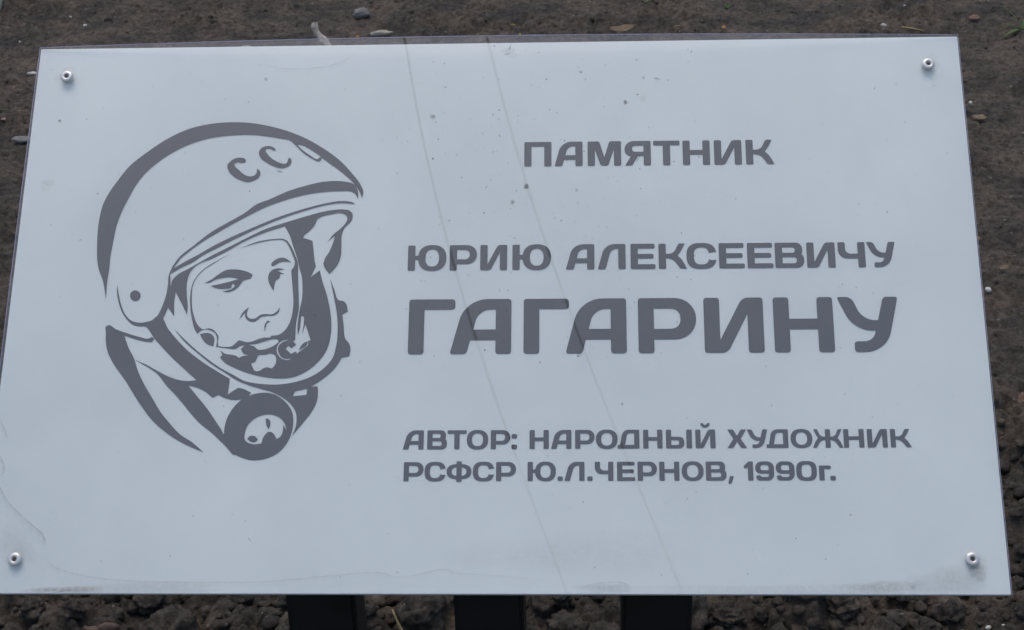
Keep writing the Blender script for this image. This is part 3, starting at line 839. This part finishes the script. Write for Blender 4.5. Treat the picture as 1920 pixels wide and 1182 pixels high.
def rough_clod(seed):
    V, F = lump_variant(4, seed, .24)
    nrm = V / np.linalg.norm(V, axis=1)[:, None]
    k = .10 * np.abs(n3(nrm, 4.5, seed + 5)) + .055 * np.abs(n3(nrm, 10, seed + 6)) + .03 * np.abs(n3(nrm, 22, seed + 7))
    return (V + nrm * (k[:, None] - .06)) * .02, F
VAR3 = [rough_clod(s) for s in range(40, 48)]
CL = []
for V, F in VAR3:
    o = np_mesh('soil_clod', V, F, M_soil); CL.append(o.data); bpy.data.objects.remove(o)
def clod(x, y, s, sq=(1, 1, 1), lab=None, sink=.25):
    o = bpy.data.objects.new('soil_clod', CL[random.randrange(len(CL))]); COL.objects.link(o)
    k = s / .02; o.scale = (k * sq[0], k * sq[1], k * sq[2]); o.rotation_euler = (random.uniform(-.3, .3), random.uniform(-.3, .3), random.uniform(0, 6.28))
    o.location = (x, y, hz(x, y) + s * sq[2] * (1 - 2 * sink) * .5)
    gap = ('on the portrait side of the three posts' if x < -.225 else 'behind the post under the portrait' if x < -.155 else 'between the portrait-side post and the middle post' if x < -.05
           else 'between the middle post and the post under the lettering' if x < .11 else 'just beyond the post under the lettering' if x < .25 else 'below the lower rivet on the lettering side')
    size = 'big lumpy' if s >= .02 else 'fist-shaped middling' if s >= .015 else 'small crumbly'
    tag(o, '%s soil clod %s' % (size, gap), 'soil clod', 'soil clods under the sign')
    return o
for x, y, s in ((-.094,.300,.026),(-.212,.305,.020),(-.190,.325,.014),(.150,.315,.024),(.190,.318,.017),(.235,.292,.020),(.336,.302,.018),(.042,.300,.026),(.072,.296,.022),(-.060,.330,.012),(-.330,.300,.030),
                (-.050,.292,.014),(.300,.335,.016),(.260,.345,.022),(-.262,.318,.017),(-.430,.320,.013),(-.365,.345,.014),(.400,.330,.014),(.030,.345,.013),(.205,.365,.014),(-.225,.345,.018),(.375,.300,.012),
                (-.150,.300,.016),(-.035,.352,.012),(.118,.360,.014),(.480,.330,.018),(.500,.42,.016),(.53,.50,.018),(.555,.60,.014),(-.475,.330,.013)):
    clod(x, y, s)

# ---------------------------------------------------------------- small things lying on the soil
def cm(name, c, **k): return simple_mat(name, c, rough=.85, var=.22, scale=180, bump=.3, bscale=500, **k)
M_white, M_pale, M_grey, M_red = cm('white_stone', (.46, .44, .40)), cm('pale_stone', (.30, .28, .22)), cm('grey_stone', (.17, .16, .145)), cm('reddish_stone', (.082, .056, .042))
M_strawm, M_wood, M_leafb, M_leafr = cm('dry_straw', (.33, .26, .12)), cm('pale_wood', (.36, .32, .26)), cm('brown_leaf', (.16, .115, .075)), cm('reddish_leaf', (.15, .085, .062))
M_green, M_orange, M_yellow = cm('green_blade', (.07, .105, .035)), cm('orange_leaf', (.45, .22, .07)), cm('yellow_leaf', (.42, .30, .09))
def stone(name, x, y, sx, sy, sz, mat, seed, lab, cat='stone', rot=0.0, amp=.22, group=None):
    V, F = lump_variant(3 if sx > .006 else 2, seed, amp)
    V = V / np.abs(V).max(0) * np.array([sx, sy, sz])
    o = np_mesh(name, V, F, mat)
    o.rotation_euler = (0, 0, rot); o.location = (x, y, hz(x, y) + sz * .55)
    return tag(o, lab, cat, group)
stone('stone', -.379, 2.19, .020, .014, .012, M_grey, 101, 'grey angular stone beyond the sign, behind the pale stick')
stone('stone', -.327, 2.075, .024, .008, .006, M_pale, 102, 'flat long pale stone lying behind the top edge of the sign', rot=.15)
stone('stone', -.573, 1.985, .011, .008, .006, M_pale, 103, 'small rounded pale stone close behind the top edge, between rivet and stick')
stone('stone', -.323, 1.956, .012, .005, .004, M_grey, 104, 'small grey chip seen through the clear strip of cover')
stone('stone', -.398, .300, .020, .012, .014, M_red, 105, 'reddish brown stone among the soil clods below the sign', amp=.42)
stone('stone', -.453, .282, .016, .010, .013, M_pale, 106, 'pale brown jagged stone with straw on it below the sign')
stone('stone', .406, .287, .011, .009, .012, M_pale, 107, 'pale triangular stone below the sign corner', amp=.35)
stone('stone', -.842, 1.48, .016, .010, .006, M_grey, 112, 'flat grey brown stone beside the left edge of the sign')
wl = 'tiny white pebble on the dark soil'
for k, (x, y, s) in enumerate(((-.919,2.124,.0045),(-.971,2.199,.004),(-1.027,2.047,.003),(.628,2.032,.006),(.685,2.134,.003),(.411,.311,.004),(.449,.308,.006),(.457,.291,.004),(.585,.979,.005),(.66,1.95,.003),(.43,.30,.003),(.70,1.62,.004),(.62,.86,.003))):
    stone('pebble', x, y, s, s * .8, s * .75, M_white, 120 + k, wl + (' below the lower corner of the sign' if y < .4 else ' beside the lettering-side edge of the sign' if x > .5 and y < 1.8 else ' beyond the top edge near the grass sprig' if x > .5 else ' beyond the top corner beside the portrait'), 'pebble', rot=k, group='tiny white pebbles on the soil')
stone('pebble', -.299, .290, .006, .005, .007, M_white, 140, 'rounded white pebble among clods left of the first post', 'pebble')
stone('pebble', -.937, 1.84, .010, .005, .004, M_white, 141, 'white flat chip beside the upper left corner of the sign', 'pebble')

def leaf(name, x, y, ln, wd, rot, mat, lab, curl=.35, cat='leaf', lift=.004, tiltx=0.0):
    n = 9; V, F = [], []
    for s in (0, 1):
        for i in range(n):
            t = i / (n - 1); w = wd * .5 * math.sin(math.pi * min(1, t * .96 + .02)) ** 1.25 * (1 + .25 * math.sin(11 * t))
            z = curl * ln * (t - .5) ** 2 + .0006 * s
            for q in (-1, -.35, .35, 1):
                V.append(((t - .5) * ln, q * w + .06 * ln * math.sin(3 * t), z + abs(q) * w * .35 - (.0012 if abs(q) < .5 else 0)))
    for s in (0, 1):
        o = s * n * 4
        for i in range(n - 1):
            for q in range(3):
                f = (o+i*4+q, o+(i+1)*4+q, o+(i+1)*4+q+1, o+i*4+q+1)
                F.append(f if s else f[::-1])
    for i in range(n - 1):
        for q in (0, 3):
            a, b = i*4+q, (i+1)*4+q; c = n*4
            F.append((a, b, b+c, a+c) if q == 0 else (b, a, a+c, b+c))
    ob = obj_from(name, V, F, mat, None, True)
    ob.location = (x, y, hz(x, y) + lift); ob.rotation_euler = (tiltx, 0, rot)
    return tag(ob, lab, cat)
leaf('dry_leaf', .135, 1.99, .056, .016, .22, M_leafb, 'curled brown dry leaf just behind the top edge of the sign', .9, lift=.008, tiltx=.5)
leaf('dry_leaf', .797, 2.04, .028, .014, .5, M_leafr, 'reddish brown leaf next to the green sprig', tiltx=.3)
leaf('dry_leaf', .697, 1.545, .026, .012, -.3, M_leafb, 'grey brown leaf beside the right edge near the upper rivet', tiltx=.3)
leaf('dry_leaf', .552, .675, .020, .014, .6, M_leafr, 'reddish leaf beside the right edge above the lower rivet', tiltx=.6)
leaf('dry_leaf', .614, 1.022, .020, .007, .5, M_leafb, 'narrow tan leaf beside the middle of the right edge', tiltx=.3)
leaf('dry_leaf', .600, 1.12, .016, .006, .1, M_leafb, 'small tan leaf scrap above the narrow tan leaf', tiltx=.3)
leaf('leaf_scrap', -.372, 2.07, .009, .006, .6, M_orange, 'tiny orange leaf scrap beside the flat pale stone', tiltx=.6, cat='leaf scrap')
leaf('leaf_scrap', .330, 2.045, .010, .007, .2, M_orange, 'tiny orange leaf scrap right of the curled brown leaf', tiltx=.6, cat='leaf scrap')
leaf('leaf_scrap', -.056, 2.02, .008, .004, 1.2, M_yellow, 'tiny yellow leaf scrap behind the middle of the top edge', tiltx=.6, cat='leaf scrap')
leaf('leaf_scrap', -.070, 2.06, .010, .003, -.3, M_yellow, 'thin yellowish leaf scrap beyond the middle of the top edge', tiltx=.5, cat='leaf scrap')
leaf('leaf_scrap', -.890, 1.545, .010, .005, .2, cm('pinkish_scrap', (.38, .22, .18)), 'tiny pinkish leaf scrap beside the left edge', tiltx=.5, cat='leaf scrap')
leaf('leaf_scrap', -.318, .310, .010, .005, 1.8, M_strawm, 'small tan leaf scrap among the clods near the white pebble', tiltx=.8, cat='leaf scrap')

def straw(x, y, dx, dy, dz, r, mat, lab, cat='straw', name='straw', z0=.004, bend=.15):
    z = hz(x, y) + z0; pts = []
    for k in range(7):
        t = k / 6; s = math.sin(math.pi * t) * bend
        pts.append((x + dx * t - dy * s * .4, y + dy * t + dx * s * .4, z + dz * t + s * abs(dx + dy) * .25))
    return tag(tube(name, pts, [r * (1 - .55 * k / 6) for k in range(7)], mat, 6), lab, cat)
straw(.660, 2.02, .034, -.03, .002, .0018, M_strawm, 'short dry straw lying behind the right part of the top edge')
straw(.415, 1.972, .040, .012, .004, .0014, cm('green_straw', (.16, .17, .07)), 'greenish dry straw just behind the right part of the top edge')
straw(.235, 2.04, .022, .0, .001, .0012, M_strawm, 'thin dry straw beyond the curled leaf')
straw(-.104, .272, -.014, .006, .034, .0019, M_strawm, 'dry yellow stem standing between the clods beside the first post', 'straw', 'straw', 0, .3)
straw(-.448, .275, .002, -.002, .018, .0028, M_strawm, 'pale straw stub leaning on the jagged pale stone', 'straw')
straw(-.137, .335, .001, .0, .020, .0010, M_strawm, 'thin pale straw standing between the first and second post', 'straw')
straw(.74, 1.90, -.07, -.03, .005, .0009, M_leafb, 'thin brown twig by the upper right corner of the sign', 'twig', 'twig')

# pale broken stick standing behind the top edge
def stick():
    x, y = -.405, 1.93; z = hz(x, y) - .005
    rads = [.0075, .0088, .007, .0078, .0058, .0054, .0068, .0068]
    pts = [(x - .032 * t + .003 * math.sin(7 * t), y + .03 * t, z + .050 * t) for t in np.linspace(0, 1, 8)]
    o = tube('broken_stick', pts, rads, M_wood, 7)
    r = random.Random(3)
    for v in o.data.vertices: v.co += Vector((r.uniform(-1, 1), r.uniform(-1, 1), r.uniform(-1, 1))) * .0013
    o.data.polygons.foreach_set('use_smooth', np.zeros(len(o.data.polygons), bool))
    tag(o, 'pale broken stick poking up from the soil behind the top edge', 'stick')
stick()

# grass sprigs
def sprig(x, y, blades, lab):
    root = bpy.data.objects.new('grass_sprig', None); COL.objects.link(root)
    root.location = (x, y, hz(x, y)); tag(root, lab, 'grass')
    for ang, ln, wd, up in blades:
        n = 8; V, F = [], []
        for i in range(n):
            t = i / (n - 1); w = wd * (1 - t ** 2) * .5 + .0003
            px, pz = ln * math.cos(up) * t, ln * (math.sin(up) * t - .45 * t * t)
            for q, dz in ((-1, .0008), (0, 0), (1, .0008)):
                V.append((px * math.cos(ang) - q * w * math.sin(ang), px * math.sin(ang) + q * w * math.cos(ang), pz + dz + .002))
        for s in (0, 1):
            if s: V += [(a, b, c - .0005) for a, b, c in V[:n*3]]
            o = s * n * 3
            for i in range(n - 1):
                for q in range(2):
                    f = (o+i*3+q, o+(i+1)*3+q, o+(i+1)*3+q+1, o+i*3+q+1); F.append(f[::-1] if s else f)
        b = obj_from('blade', V, F, M_green, root, True)
sprig(.868, 1.97, [(3.0, .05, .006, .5), (3.6, .045, .009, .2), (.1, .07, .006, .45), (-.3, .06, .005, .5), (2.6, .09, .004, 1.0), (1.2, .04, .004, .9)], 'small green grass sprig by the upper right corner of the sign')
sprig(-.915, 1.57, [(.1, .04, .006, .6), (.6, .03, .005, .8), (5.8, .03, .004, .7)], 'tiny green grass sprig beside the left edge of the sign')
sprig(.347, 2.17, [(.4, .02, .005, 1.0), (2.0, .018, .005, 1.0), (4.0, .015, .004, .8)], 'tiny bright green seedling far behind the right half of the sign')
sprig(.188, 2.18, [(.2, .016, .007, .7), (3.0, .016, .007, .7)], 'tiny green seedling far behind the middle of the sign')

# ---------------------------------------------------------------- concrete kerb beyond the upper left corner
def kerb():
    import bmesh
    a, b = Vector((-1.103, 2.177)), Vector((-1.073, 2.236)); d = (b - a).normalized(); nrm = Vector((-d.y, d.x)); a = a + nrm * .05
    bm = bmesh.new()
    c = [a - d * 1.0, a + d * 1.6, a + d * 1.6 + nrm * .9, a - d * 1.0 + nrm * .9]
    lo = [bm.verts.new((p.x, p.y, -.12)) for p in c]; hi = [bm.verts.new((p.x, p.y, .035)) for p in c]
    bm.faces.new(lo[::-1]); bm.faces.new(hi)
    for i in range(4): bm.faces.new((lo[i], lo[(i+1) % 4], hi[(i+1) % 4], hi[i]))
    bmesh.ops.bevel(bm, geom=bm.edges[:], offset=.006, segments=3, affect='EDGES')
    me = bpy.data.meshes.new('pavement'); bm.to_mesh(me); bm.free()
    o = bpy.data.objects.new('pavement', me); COL.objects.link(o)
    me.materials.append(simple_mat('concrete', (.48, .46, .37), rough=.9, var=.15, scale=30, bump=.4, bscale=250))
    tag(o, 'pale concrete slab beyond the upper left corner of the sign', kind='structure')
kerb()
